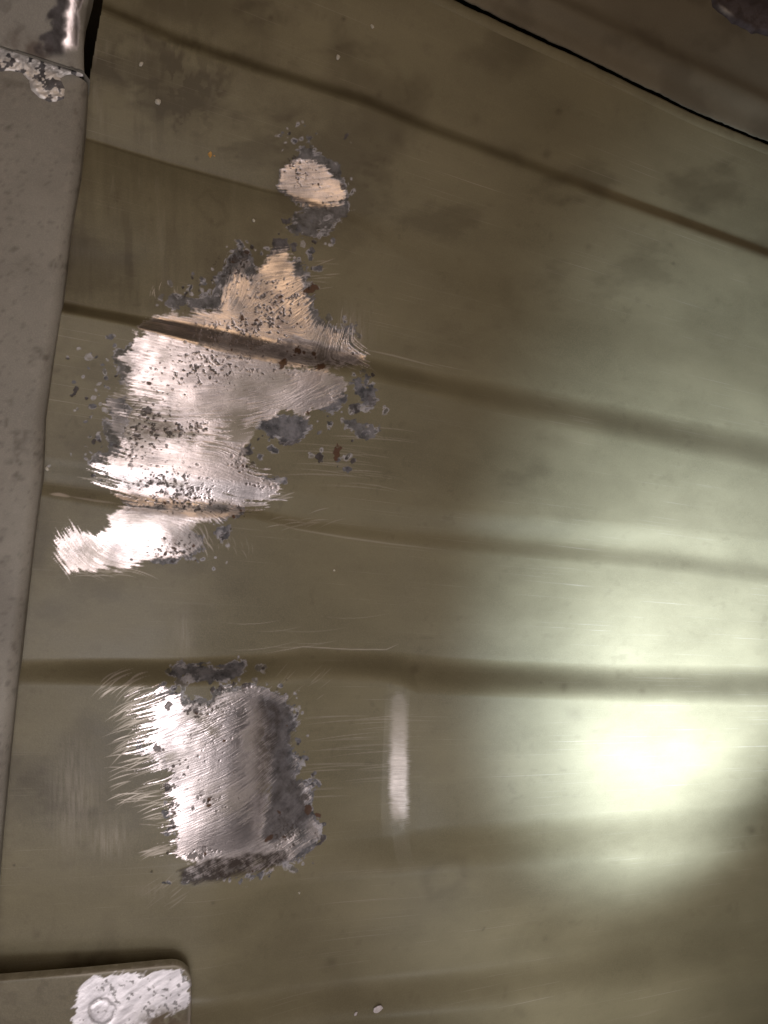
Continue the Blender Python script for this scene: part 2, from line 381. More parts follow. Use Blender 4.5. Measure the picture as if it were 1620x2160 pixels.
# --- primer halo areas (grey layer between paint and steel)
for poly, am in (
    ([(610,345),(640,312),(680,318),(715,345),(722,380),(735,415),(735,440),(710,470),(690,490),(655,505),(620,500),(604,480),(640,440),(590,400),(590,365)], .8),
    ([(440,620),(468,570),(480,540),(505,522),(530,535),(545,580),(560,640),(500,662),(430,655),(350,645),(352,630)], .85),
    ([(600,545),(640,560),(652,600),(662,640),(682,676),(730,698),(772,760),(700,720),(650,690),(620,600)], .85),
    ([(545,880),(600,865),(640,875),(654,905),(635,930),(600,937),(570,920),(540,905)], 1),
    ([(690,830),(720,812),(730,840),(716,865),(690,872),(670,864)], 1),
    ([(740,800),(765,790),(770,815),(790,825),(797,850),(775,857),(755,835)], 1),
    ([(715,885),(750,885),(775,900),(797,905),(790,925),(765,932),(745,912),(725,905)], .9),
    ([(500,1010),(560,1000),(600,1020),(570,1035)], .9),
    ([(255,1052),(520,1062),(520,1085),(470,1100),(265,1080)], .9),
    ([(380,1110),(432,1130),(425,1165),(370,1190),(310,1188),(330,1165)], .9),
    ([(225,845),(262,838),(280,865),(270,890),(235,890)], .9),
    ([(240,735),(300,715),(300,790),(250,820)], .7), ([(215,880),(260,900),(265,960),(190,985),(180,975),(225,950)], .7),
    ([(405,1405),(520,1388),(521,1425),(480,1438),(420,1432),(360,1430),(370,1400),(382,1395)], 1),
    ([(535,1455),(605,1465),(628,1530),(608,1560),(634,1600),(628,1640),(664,1650),(657,1700),(682,1740),(662,1796),(600,1825),(535,1795),(560,1700),(570,1600)], 1),
    ([(500,1850),(540,1832),(567,1840),(555,1856),(520,1860)], 1), ([(390,1832),(480,1815),(520,1830),(440,1856),(385,1860)], .8),  # second outline: shade of the lower slope painted into the primer layer
    ([(340,1450),(400,1470),(440,1470),(480,1445),(560,1450),(560,1500),(340,1500)], .8)):
    w_, s = blob(prim, poly, 1.5, 16, 12, 2.0, am)
    put(crust, w_, 0.65*np.exp(-((s+1.5)/2.2)**2)*np.clip(cellish[w_]*6+0.3, 0, 1))
# dark slate chips
for poly in ([(575,502),(605,503),(610,525),(592,535),(562,542),(578,522)], [(592,460),(612,460),(614,470),(604,476),(594,472)], [(738,855),(757,852),(757,868),(745,872)], [(612,514),(626,512),(626,530),(617,528)],
             [(570,925),(600,932),(640,925),(620,938),(590,938)], [(775,830),(795,840),(794,855),(780,857)], [(510,945),(530,935),(533,955),(515,962)]):
    blob(prim, poly, 1.2, 6, 5); blob(pit_shade, poly, 1.2, 6, 5, None, 0.45)

# --- bare steel
P_ell = [(600,350),(618,338),(640,335),(665,340),(690,352),(702,372),(716,390),(727,405),(722,425),(700,430),(665,440),(640,432),(615,412),(592,392)]
P_tri = [(560,545),(580,533),(600,533),(612,555),(622,575),(636,595),(644,620),(648,650),(660,680),(700,700),(730,715),(760,745),(772,768),(740,772),(700,772),(640,775),(600,780),(540,770),(480,750),(420,735),(380,722),(320,710),(283,695),(300,680),(350,666),(430,658),(465,655),(470,630),(485,590),(498,560),(515,555),(530,590),(545,575)]
P_main = [(290,708),(360,705),(420,720),(500,745),(570,760),(610,775),(680,780),(725,798),(725,825),(700,850),(660,865),(640,878),(600,872),(560,880),(535,925),(515,955),(520,985),(560,1005),(590,1022),(590,1050),(550,1068),(500,1075),(420,1070),(270,1052),(235,1025),(190,985),(235,972),(255,955),(243,920),(235,880),(230,850),(250,820),(268,780),(262,755),(280,735)]
P_low = [(230,1092),(262,1066),(420,1078),(520,1074),(480,1092),(420,1102),(405,1120),(425,1140),(415,1160),(370,1180),(330,1176),(290,1194),(200,1204),(142,1204),(120,1175),(125,1142),(150,1118),(200,1126),(232,1110)]
P_sq = [(350,1462),(400,1482),(440,1482),(480,1458),(530,1450),(560,1460),(600,1470),(612,1500),(620,1530),(600,1560),(605,1590),(622,1600),(618,1630),(632,1655),(652,1660),(645,1690),(655,1720),(670,1740),(665,1770),(650,1790),(615,1808),(570,1826),(530,1842),(470,1842),(420,1852),(390,1846),(405,1825),(382,1808),(372,1780),(367,1720),(357,1670),(364,1630),(335,1616),(308,1600),(300,1570),(315,1520),(305,1490)]
P_str = [(822,1478),(834,1456),(850,1460),(863,1480),(864,1775),(822,1775),(818,1640)]
blob(bare, P_ell, 4.0, 12, 10, 2.5)
blob(bare, P_tri, 6.0, 16, 12, lambda x, y: 3.0+5*sstep(640, 720, x))
blob(bare, P_main, 5.0, 18, 12, lambda x, y: 3.0 + 4*(1-sstep(230, 310, x)) + 5*sstep(960, 1010, y))
blob(bare, P_low, 5.0, 8, 6, lambda x, y: 3.0 + 4*(1-sstep(140, 200, x)))
blob(bare, P_sq, 4.0, 18, 16, lambda x, y: 3.0 + 16*(1-sstep(300, 390, x)))
w_ = polybox(P_str); s = sdf(P_str, px[w_], py[w_]) + 5*edge_n[w_]  # rubbed stripe, painted brighter downward to stand in for its gleam
end_ = 1 - sstep(1690, 1752, py[w_] + 40*edge_n[w_] + 5*lic_s[w_] - 0.5*(px[w_]-842))
put(scr_sheen, w_, end_*(1-sstep(-13, 3, s + 2*lic_s[w_]))*(0.24 + 0.42*sstep(1500, 1690, py[w_]))*np.clip(0.85+0.12*lic_s[w_], 0, 1))
put(bare, w_, end_*(1-sstep(-11, 3, s + 2*lic_s[w_]))*(0.08 + 0.42*sstep(1480, 1680, py[w_])))
stroke(scr_sheen, [(820,1600),(862,1598)], 1.2, 0.9)
# grey primer left standing inside the steel (worn through in streaks)
keep = sstep(0.30, 0.85, 0.58 + 1.9*fbm(px, py, 50, 4, 11) + 0.16*lic_s + 0.17*lic_l)
for (cx, cy, rx, ry, am) in ((560,890,80,35,.9),(400,900,150,40,.45),(300,860,70,60,.5),(520,820,60,40,.45),(700,835,40,40,.7),(420,1130,60,40,.6),(470,1070,80,12,.8),(600,1550,45,90,1.1),(605,1700,62,110,1.1),(470,1490,60,25,.75),(430,1510,40,40,.5),
                             (640,1780,50,40,.6),(190,1165,90,45,.42),(300,1090,60,20,.3),(265,840,45,60,.75),(600,800,40,30,.4),(460,930,110,40,.5),(400,640,120,14,.5),(350,1020,80,10,.4),(250,930,40,40,.5),(520,560,40,40,.5),(310,760,50,40,.35),(390,1570,60,80,.12),(520,1560,30,60,.4),(480,1690,70,50,.4),(640,760,60,12,.6),(500,1830,120,22,.75),(505,600,40,60,.6),(700,720,50,40,.6),(620,420,30,25,.3),(340,1600,40,30,.5),(440,1545,25,20,.6)):
    q = np.exp(-(((px-cx)/rx)**2 + ((py-cy)/ry)**2))
    bare *= 1 - np.clip(am*q*1.3, 0, 0.92)*keep
sl_p = [(548,1470),(605,1475),(625,1530),(610,1600),(640,1660),(662,1720),(640,1748),(578,1778),(548,1770),(572,1650),(578,1560)]
w_ = polybox(sl_p); sd = sdf(sl_p, px[w_], py[w_]) + 12*edge_n[w_] + 4*lic_l[w_]
bare[w_] *= 1 - 0.92*(1 - sstep(-8, 8, sd))
# small pits, rust and crust
clusters = ((440,760,60,30,26,1.5,5),(480,790,70,30,22,1,3.5),(330,780,50,40,16,1,3),(310,868,8,8,1,8,9),(345,825,30,15,7,3,5),(400,900,40,14,14,2,6),(275,950,18,26,14,2,6),(370,1020,45,35,60,1,3.5),(390,1050,50,14,40,1.2,4),(300,900,60,50,26,1,3),
            (490,690,60,22,44,1,3.5),(515,682,6,10,3,5,8),(590,640,60,40,40,1,4),(540,620,60,40,26,1,3),(655,742,80,14,40,2,6),(560,735,90,12,70,1,3),(620,348,18,14,16,2,5),(650,385,22,16,24,1,2.5),(700,420,18,8,8,1,2.5),(600,1760,22,18,20,3,8),(586,1722,8,8,4,3,6),
            (370,1165,40,14,22,1,4),(470,1130,12,16,12,2,5),(510,1080,14,10,6,2,6),(445,1690,45,14,14,1.5,6),(430,1560,60,60,20,1,3.5),(440,1490,40,10,16,2,5),(370,1680,16,80,26,1.5,4),(430,1800,50,10,14,2,5),(600,1480,16,30,8,1,4),(430,1845,60,10,30,2,6),
            (510,540,14,20,10,3,6),(505,975,20,16,16,2,6),(560,1025,30,8,16,2,5),(560,780,60,12,12,2,5))
for cx, cy, rx, ry, num, r0, r1 in clusters:
    for _ in range(int(num*1.5)):
        spot(random.gauss(cx, rx*0.7), random.gauss(cy, ry*0.7), r0*0.55 + (r1*0.75 - r0*0.55)*random.random()**3, random.choice(('pit_shade', 'pit_shade', 'pit_shade', 'pit_shade', 'rust')))
fringe = ((215,760,40,50,26),(190,850,35,50,20),(200,940,40,35,26),(640,285,40,22,16),(600,320,14,40,10),(735,380,14,60,14),(640,490,50,22,26),(520,525,40,18,18),(390,620,60,16,26),(440,590,40,30,24),(660,580,20,60,24),(730,690,36,24,22),(760,790,30,30,14),
          (700,900,60,30,12),(735,970,30,30,12),(660,960,20,14,5),(560,940,30,30,12),(590,1015,14,10,8),(220,1010,40,10,8),(400,1180,60,12,16),(470,1130,14,16,10),(380,1410,20,20,10),(545,1410,14,22,4),(500,1445,60,10,22),(620,1490,12,40,22),(635,1590,18,40,24),(655,1660,20,26,22),
          (668,1750,12,40,20),(610,1820,40,10,14),(440,1855,60,8,12),(360,1470,40,20,20),(320,1590,30,30,18),(360,1700,12,60,26),(400,1815,20,10,8),(360,1400,12,18,5))
for cx, cy, rx, ry, num in fringe:
    for _ in range(int(num*0.75)):
        spot(random.gauss(cx, rx*0.6), random.gauss(cy, ry*0.6), 1.4 + 5.5*random.random()**1.6, random.choice(('grey', 'ring', 'grey', 'grey', 'dark', 'pale')))
for cx, cy, r, k in ((695,517,7,'pale'),(690,462,9,'pale'),(812,865,7,'ring'),(768,863,7,'pale'),(710,955,9,'rust'),(655,962,6,'pale'),(735,962,8,'ring'),(600,1015,7,'grey'),(650,613,9,'rust'),(660,608,7,'rust'),(650,872,4,'rust'),(675,772,8,'rust'),(597,768,8,'rust'),
                     (648,1690,7,'pale'),(562,1682,8,'pale'),(548,1408,9,'ring'),(536,1434,6,'ring'),(603,1822,9,'pale'),(672,1720,6,'rust'),(650,1708,7,'rust'),(310,868,9,'dark'),(468,1128,13,'grey'),(100,985,4,'pale'),(384,1440,14,'ring'),(395,1432,9,'pale'),(640,515,6,'pale'),(500,545,9,'dark'),(516,538,8,'dark')):  # the pale spot beside the rail is a painted gleam
    spot(cx, cy, r, k)
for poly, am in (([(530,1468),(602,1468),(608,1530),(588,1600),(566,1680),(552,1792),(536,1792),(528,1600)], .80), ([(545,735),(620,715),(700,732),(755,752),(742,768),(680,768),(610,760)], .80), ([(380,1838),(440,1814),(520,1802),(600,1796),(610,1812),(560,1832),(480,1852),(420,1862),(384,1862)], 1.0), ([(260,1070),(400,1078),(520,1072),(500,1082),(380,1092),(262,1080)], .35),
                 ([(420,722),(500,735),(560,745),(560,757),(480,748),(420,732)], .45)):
    w_ = polybox(poly); sd = sdf(poly, px[w_], py[w_]) + 8*edge_n[w_] + 1.6*lic_l[w_]  # slope shade, plus brown stain on the rib, painted dark into the steel
    f1, f2 = (-26, 16) if poly[0] == (530,1468) else (-6, 8)  # softer edge for the painted upright shadow
    put(pit_shade, w_, am*(1 - sstep(f1, f2, sd))*np.clip(0.85 + 0.12*lic_s[w_] + edge_f[w_], 0, 1))
# long bright strokes where the disc left the steel
def arcs(cx, cy, rx, ry, num, deg, length, bend, wid, amt):
    for _ in range(num):
        x = cx + random.uniform(-rx, rx); y = cy + random.uniform(-ry, ry); L = length*random.uniform(0.5, 1.2); a = math.radians(deg + random.gauss(0, 8 if length < 100 else 2))
        pts = []
        for k in range(7):
            t = k/6 - 0.5
            pts.append((x + L*t*math.cos(a) + bend*L*t*t*4*math.sin(a)*0.25, y - L*t*math.sin(a) + bend*L*t*t*math.cos(a)))
        stroke(scr_sheen, pts, wid*random.uniform(0.5, 1.5), amt*random.uniform(0.35, 1))
arcs(262,1438,50,22,26,32,75,0.35,1.1,1.0)
arcs(300,1478,40,24,30,27,80,0.3,1.3,1.0)
arcs(290,1555,38,45,34,18,85,0.2,1.3,1.0)
arcs(285,1650,45,45,30,15,80,0.15,1.3,1.0)
arcs(330,1725,20,30,12,14,55,0.1,1.3,1.0)
arcs(335,1795,26,10,18,14,60,0.1,1.6,1.0)
arcs(230,1000,40,22,18,-12,60,0.1,1.2,.9)
arcs(140,1185,16,26,16,-50,40,0.3,1.1,.9)
arcs(230,1208,80,6,18,-4,90,0.25,1.0,.7)
arcs(430,1140,18,22,14,-58,40,0.3,1.0,.8)
arcs(500,1150,40,20,12,-75,30,0.3,0.9,.35)
arcs(330,610,14,8,5,80,22,0.2,1.0,.8); arcs(372,618,10,6,5,88,22,0.1,1.0,.7)
arcs(640,1090,60,20,14,10,60,0.2,1.0,.55)
arcs(590,1050,20,10,12,12,50,0.1,1.2,.9)
arcs(740,690,30,30,24,80,40,0.1,1.0,.5)
arcs(680,580,20,30,14,5,40,0.0,1.0,.45)
arcs(730,760,40,14,12,-30,60,0.1,1.1,.55)
arcs(640,1450,60,40,16,45,40,0.0,1.0,.3)
arcs(760,960,90,70,26,-5,170,0.12,0.9,.35)
arcs(740,1600,90,90,34,3,150,0.05,0.9,.32)
arcs(640,1330,120,40,7,4,150,-0.2,0.9,.4)
arcs(350,1885,30,24,14,35,60,0.0,1.2,.3)
stroke(scr_sheen, [(560,1378),(640,1364),(740,1370),(815,1370),(842,1358)], 1.2, .6)
stroke(scr_sheen, [(560,1098),(623,1116),(723,1133),(823,1147),(940,1160)], 2.2, .30)  # highlight along the lower rib edge, painted as a pale line
stroke(scr_sheen, [(760,735),(830,750),(933,777)], 2.0, .35)  # pale line along the upper rib edge
stroke(scr_sheen, [(105,1042),(125,1043),(150,1048)], 4.0, .9); stroke(scr_sheen, [(140,1046),(200,1056),(250,1062)], 2.5, .35)  # gleams at the rib edge by the rail, painted pale
# whitish sheen painted on at lower left, and fine vertical scuffing
for cx, cy, rx, ry, am in ((160,1690,50,110,.22),(230,1770,40,35,.34),(135,1730,14,60,.22),(390,1340,16,45,.22),(745,700,40,50,.25),(320,1880,40,18,.14)):
    q = np.exp(-(((px-cx)/rx)**2 + ((py-cy)/ry)**2)); vs = np.clip(0.5 + 1.6*fbm(px*6, py*0.5, 20, 3, 6), 0, 1)
    scr_sheen = np.maximum(scr_sheen, am*q*vs)
spk = fbm(px, py, 6, 3, 12); fld = 0
for cx, cy, rx, ry in ((440,775,120,40),(360,1030,90,45),(590,640,50,60),(520,700,90,30),(300,900,60,60),(490,570,40,40),(400,905,70,20),(640,370,30,20),(440,1070,90,14),(600,1750,40,40),(430,1500,60,20),(370,1150,50,30)):
    fld = fld + np.exp(-(((px-cx)/rx)**2 + ((py-cy)/ry)**2))
pit_shade = np.maximum(pit_shade, 0.85*sstep(0.10, 0.20, spk + 0.8*edge_n*0.3 - 0.16*(1 - np.clip(fld, 0, 1)))*np.clip(fld*1.5, 0, 1))
rust = np.maximum(rust, 0.5*sstep(0.06, 0.16, fbm(px, py, 16, 3, 18))*np.clip(fld - 0.3, 0, 1)*(bare > 0.3))
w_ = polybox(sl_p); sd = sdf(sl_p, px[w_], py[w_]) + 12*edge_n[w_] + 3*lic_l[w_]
put(pit_shade, w_, 0.50*(1 - sstep(-14, 8, sd)))
prim = prim*(1 - bare*0.85); crust = np.clip(crust, 0, 1); pit_shade = np.clip(pit_shade, 0, 1)

# --- whole-sheet attributes
full = lambda: np.zeros(XX.shape)
mA = np.zeros((ny, nx, 4), np.float32); mB = np.zeros((ny, nx, 4), np.float32)
mA[S][..., 0] = bare; mA[S][..., 1] = prim; mA[S][..., 2] = pit_shade; mA[..., 3] = 0.5; mA[S][..., 3] = streak
mB[S][..., 0] = crust; mB[S][..., 2] = scr_sheen; mB[S][..., 3] = rust
st = full()  # stains, with some painted shade
n1 = fbm(PX, PY, 60, 4, 13); n2 = fbm(PX, PY, 18, 3, 15); n3 = fbm(PX*1.0, PY*0.12, 16, 3, 17)
st += 0.55*sstep(0.02, 0.10, n1)*sstep(-0.02, 0.08, n2)*np.exp(-(((PX-370)/120)**2 + ((PY-170)/110)**2))
st += 0.25*sstep(0.0, 0.2, n3)*np.exp(-(((PX-270)/130)**2 + ((PY-540)/110)**2)) + 0.30*sstep(0.0, 0.2, n3)*np.exp(-(((PX-300)/100)**2 + ((PY-230)/80)**2))
def ringstain(poly, amt, wid=5.0, fill=0.0):
    global st
    s = sdf(poly, PX, PY) + 22*n1 + 10*n2
    st = st + amt*np.exp(-(s/wid)**2) + fill*(1-sstep(-4, 4, s))
ringstain([(300,60),(330,70),(352,90),(350,104),(335,104),(312,88)], .30, 4, .28)
ringstain([(240,95),(260,75),(300,78),(320,105),(360,80),(388,90),(385,120),(345,140),(340,170),(260,175),(235,150)], .28, 6, -0.06)
ringstain([(290,200),(310,185),(400,190),(420,220),(390,235),(300,215)], .22, 5, -.04)
ringstain([(610,130),(640,110),(720,115),(800,125),(850,175),(862,215),(820,215),(700,180)], .16, 6, -.10)
ringstain([(410,425),(440,405),(470,430),(480,465),(450,480)], .18, 5, -.03)
ringstain([(500,20),(540,5),(580,15),(598,45),(560,45),(520,50)], .22, 6, 0)
ringstain([(900,1850),(930,1815),(975,1815),(985,1850),(960,1885),(910,1890)], .20, 12, .03)
ringstain([(0,1880),(105,1895),(110,1960),(85,2020),(0,2040)], .10, 8, -.05)
st += 0.30*np.exp(-(((PX-1100)/120)**2 + ((PY-1000)/35)**2))*sstep(-.1, .15, n1)
st += 0.16*sstep(0.17, 0.30, fbm(PX, PY, 14, 2, 19))*sstep(-.02, .2, n1)
for cx, cy, r, a in ((572,108//3,5,.7),(725,40,5,.7),(1178,235,7,.7),(1152,325,9,.6),(1185,425,9,.35),(1240,520,6,.3),(875,1412,10,.45),(1420,556,4,.6),(1140,1440,3,.6),(1190,1448,9,.45),(1355,1457,7,.35),(1210,1505,16,.25),(1586,1753,8,.5),(700,2030,12,.35),(450,1905,5,.4),(80,1970,7,.4),(130,370,0,0),(840,295,14,.25),(760,275,20,.15),(1004,250,12,.3),(800,200,8,.4),(1150,1980,6,.35),(30,1825,3,.8),(1020,1960,3,.6),(500,330,5,.4),(415,335,5,.5),(545,1020,3,.6)):
    if r: st += a*np.exp(-((PX-cx)**2 + (PY-cy)**2)/(r*r)*(1+2*n2))
st += 0.5*sstep(0.05, 0.2, n2)*np.exp(-((PX - lint([(215,0),(150,620),(110,1000),(40,1620),(0,1900)])(PY*0+PX))**2)*0)  *0
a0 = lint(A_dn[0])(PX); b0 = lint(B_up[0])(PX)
st += 0.30*sstep(0, 20, PY-a0)*(1-sstep(-30, 10, PY-b0))*(1-sstep(430, 760, PX + 120*n1))*(0.7+1.2*n3+n1)  # brown dirt, also deepening the shade of this slope
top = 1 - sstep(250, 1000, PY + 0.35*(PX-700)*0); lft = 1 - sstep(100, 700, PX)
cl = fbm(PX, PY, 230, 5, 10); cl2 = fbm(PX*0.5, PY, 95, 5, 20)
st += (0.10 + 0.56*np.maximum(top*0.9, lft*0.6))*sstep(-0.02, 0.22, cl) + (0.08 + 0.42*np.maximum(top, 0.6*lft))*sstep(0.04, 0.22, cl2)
st += 0.22*np.exp(-((PX - np.interp(PY, [0, 160, 480, 640, 1000, 1300, 1600, 1900], [205, 190, 152, 135, 98, 60, 22, -10]))/26)**2)*(0.7 + 1.5*n2)  # contact shadow of the rail, painted dark along its edge
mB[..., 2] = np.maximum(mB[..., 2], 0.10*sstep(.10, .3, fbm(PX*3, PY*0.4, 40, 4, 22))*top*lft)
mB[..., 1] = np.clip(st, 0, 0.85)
# small real relief: paint film, streaks, pits
Z[S] += -0.00016*bare + 0.000020*bare*np.clip(0.60*lic_s + 0.16*lic_l + 0.22*wn, -2.0, 2.0) - 0.00030*pit_shade + 0.00012*crust*(0.5+cellish) + 0.00006*prim*edge_f*8
gy, gx = np.gradient(Z, ys, xs)
NRM = np.stack([-gx, -gy, np.ones_like(Z)], -1); NRM /= np.linalg.norm(NRM, axis=-1, keepdims=True)
V = np.stack([XX, YY, Z], -1).reshape(-1, 3); NRM = NRM.reshape(-1, 3)
Q = quads(ny, nx).reshape(-1, 4)
fpx = PX[:-1, :-1].ravel(); fpy = PY[:-1, :-1].ravel()
seam = lint([(960,-2),(1073,52),(1213,116),(1347,182),(1480,246),(1620,303)])
edge_l = [(240,-150),(214,20),(203,80),(190,155),(186,175)]
left_edge = np.interp(fpy, [p[1] for p in edge_l], [p[0] for p in edge_l])
keepf = (fpy > seam(fpx) + 5*fbm(fpx, fpy, 25, 3, 3) + 12) & ~((fpy < 190) & (fpx < left_edge))
cov = np.maximum(np.maximum(mA[..., 0], mB[..., 2]*1.1), 0.0)
covf = (cov[:-1, :-1] > 0.5).ravel() & keepf
zone = np.zeros(len(Q), int)
zone[covf & (fpy < 470)] = 1
zone[covf & (fpy >= 470) & (fpy < 1300) & (fpx < 800)] = 2
zone[covf & (fpy >= 1300) & (fpx < 720)] = 3
zone[covf & (fpy >= 1440) & (fpx >= 800) & (fpx < 900)] = 4
ox, oy = at(700, 1000)
floor = tag(empty('floor_panel', (float(ox), float(oy), 0.0)), 'olive taupe painted sheet metal floor panel with pressed ribs and ground bare patches', 'floor panel')
mAf = mA.reshape(-1, 4); mBf = mB.reshape(-1, 4)
names = ('painted_sheet', 'bare_patch', 'bare_patch', 'bare_patch', 'bare_patch')
labels = (None, 'small round patch ground to bare steel near the top', 'large upper patch of ground bare steel speckled with rust pits across a rib', 'squarish lower patch of bright bare steel with a dark right side', 'narrow upright rubbed stripe of shiny metal')
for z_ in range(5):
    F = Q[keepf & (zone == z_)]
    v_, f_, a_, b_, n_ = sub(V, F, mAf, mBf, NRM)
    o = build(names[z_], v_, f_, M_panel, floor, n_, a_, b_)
    if labels[z_]: o['label'] = labels[z_]

def zfloor(qx, qy):
    x, y = at(qx, qy, 0.002); i = min(np.searchsorted(xs, x), nx-1); j = min(np.searchsorted(ys, y), ny-1); return float(Z[j, i])

# ------------------------------------------------------------------ a swept sheet with a rounded right edge
def swept(name, edge, ztop, profile, mat, parent, y_lo, y_hi, step_y, attr=None, bump=0.0003, tilt=0.0):
    """edge: px polyline of the seen outline at ztop; profile: (offset from the edge, drop) pairs"""
    ex, ey = at([p[0] for p in edge], [p[1] for p in edge], ztop)
    o_ = np.argsort(ey); yv = np.arange(y_lo, y_hi, step_y)
    f = lint(list(zip(ey[o_], ex[o_]))); xe = f(yv)
    po = np.array([p[0] for p in profile]); pz = np.array([p[1] for p in profile])
    Xg = xe[:, None] + po[None, :]; Yg = np.repeat(yv[:, None], len(po), 1); Zg = ztop + np.repeat(pz[None, :], len(yv), 0)
    qx, qy = proj(Xg, Yg, Zg)
    Zg = Zg + bump*fbm(qx, qy, 120, 3, 7) + tilt*(Yg - y_lo)
    a = np.zeros(Xg.shape + (4,)); b = np.zeros(Xg.shape + (4,)); a[..., 3] = 0.5
    if attr: attr(qx, qy, a, b)
    Zg = Zg - 0.0001*a[..., 0] + 0.0002*b[..., 0]*fbm(qx, qy, 8, 3, 2)
    V_ = np.stack([Xg, Yg, Zg], -1).reshape(-1, 3)
    return build(name, V_, quads(*Xg.shape).reshape(-1, 4), mat, parent, None, a.reshape(-1, 4), b.reshape(-1, 4))
def round_profile(r, wall, span, sx, extra=0):
    p = [(-span + k*sx, 0.0) for k in range(int((span - r)/sx))]
    for k in range(13):
        t = k/12*math.pi/2; p.append((-r + r*math.sin(t), -r + r*math.cos(t)))
    for k in range(1, 6): p.append((0.0008*k/5, -r - (wall-r)*k/5))
    return p

rx, ry = at(60, 900, 0.016)
rail = tag(empty('side_rail', (float(rx), float(ry), 0.0)), 'dusty grey brown steel rail running down the left side of the panel', 'rail')
def rail_attr(qx, qy, a, b):
    m1 = fbm(qx, qy, 70, 4, 3); m2 = fbm(qx, qy, 16, 3, 5); m3 = fbm(qx, qy, 6, 2, 9)
    s_ = 0.30*sstep(-.05, .25, fbm(qx, qy, 260, 4, 19)) + 0.35*sstep(0.03, .2, m1)*sstep(-.05, .2, m2) + 0.45*sstep(.16, .25, m2)*sstep(0.0, .1, m1)
    s_ = s_ + 0.35*sstep(.22, .3, m3)
    s_ = s_ + 0.55*np.exp(-(((qx-50)/60)**2 + ((qy-175)/22)**2))*sstep(-.1, .2, m2)
    b[..., 1] = np.clip(s_, 0, .7); b[..., 2] = 0.10*sstep(.1, .3, fbm(qx, qy, 10, 3, 12))
rail_edge = [(188,150),(181,250),(172,350),(150,480),(132,640),(112,760),(95,880),(90,1000),(72,1130),(55,1280),(36,1450),(20,1600),(2,1780),(-30,2160)]
y_top = float(at(100, 140, 0.016)[1])
swept('rail_body', rail_edge, 0.016, round_profile(0.0065, 0.0240, 0.15, 0.0013), M_rail, rail, -0.60, y_top, 0.0014, rail_attr)

# upper bracket with the worn rounded flange
bx, by = at(80, 60, 0.018)
brk = tag(empty('corner_bracket', (float(bx), float(by), 0.0)), 'brown steel bracket with a shiny worn rounded edge above the white weld', 'bracket')
def brk_attr(qx, qy, a, b):
    m1 = fbm(qx, qy, 40, 4, 3); m2 = fbm(qx, qy, 12, 3, 5)
    ln = np.interp(qy, [-200, 0, 60, 130], [215, 178, 154, 152])
    q = qx - ln
    a[..., 0] = (sstep(-26, -12, q + 14*m2)*(1-sstep(8, 15, q + 8*m2)))*(1-sstep(112, 130, qy + 10*m2))
    drk = sstep(-66, -52, q + 60*m1 + 14*m2)*(1-sstep(-22, -10, q + 12*m2))*(1-sstep(120, 138, qy))
    a[..., 1] = np.clip(drk, 0, 1); a[..., 2] = 0.60*drk
    br = np.exp(-((qy - (95 + 0.30*qx))/20)**2)*sstep(-.2, .15, m1)
    b[..., 3] = 0.35*br; b[..., 1] = np.clip(0.6*br + 0.4*sstep(.05, .2, m1), 0, .8)
    a[..., 3] = np.clip(.75 + .5*m2, 0, 1)
brk_edge = [(230,-200),(208,-60),(196,0),(183,40),(176,90),(177,140),(179,160)]
y_b0 = float(at(60, 140, 0.018)[1])
yb1 = float(at(100, -330, 0.018)[1])
prof = [(-0.14 + k*0.0006, 0.0) for k in range(int(0.1315/0.0006))]
for k in range(25):
    t = k/24*math.pi/2; prof.append((-0.0082 + 0.0082*math.sin(t), -0.0060 + 0.0060*math.cos(t)))
prof += [(0.0, -0.016), (0.0, -0.026)]
bo = swept('flange', brk_edge, 0.0180, prof, M_rail, brk, float(at(60, 175, 0.0180)[1]), yb1, 0.0005, brk_attr, tilt=0.42)
# slant the lower end so that it follows the weld
me = bo.data; co = np.zeros(len(me.vertices)*3, np.float32); me.vertices.foreach_get('co', co); co = co.reshape(-1, 3)
wx, wy, wz = co[:, 0]+bx, co[:, 1]+by, co[:, 2]
q0, q1 = proj(wx, wy, wz); lim = lint([(-200,30),(0,98),(100,130),(178,152)])(q0)
over = np.maximum(0, q1 - lim)
tx, ty = at(q0, np.minimum(q1, lim), 0.0180)
co[:, 1] = np.where(over > 0, ty - by, co[:, 1]); co[:, 2] = np.where(over > 0, co[:, 2] - np.minimum(over*0.00025, 0.0012), co[:, 2])
me.vertices.foreach_set('co', co.ravel()); me.update()
fq = np.zeros(len(me.polygons)*4, np.int32); me.polygons.foreach_get('vertices', fq); fq = fq.reshape(-1, 4)
aa = np.zeros(len(co)*4, np.float32); me.attributes['mA'].data.foreach_get('color', aa); bb = np.zeros(len(co)*4, np.float32); me.attributes['mB'].data.foreach_get('color', bb)
wpos = co + np.array([bx, by, 0.0]); wn_ = -vnormals(wpos, fq) if vnormals(wpos, fq)[:, 2].mean() < 0 else vnormals(wpos, fq)
bpy.data.objects.remove(bo); bpy.data.meshes.remove(me)
build_split('flange', wpos, fq, M_rail, brk, wn_, aa.reshape(-1, 4), bb.reshape(-1, 4), (('worn_edge', 'rounded edge polished to bright bare metal', lambda qx, qy, fb: fb > 0.5),))

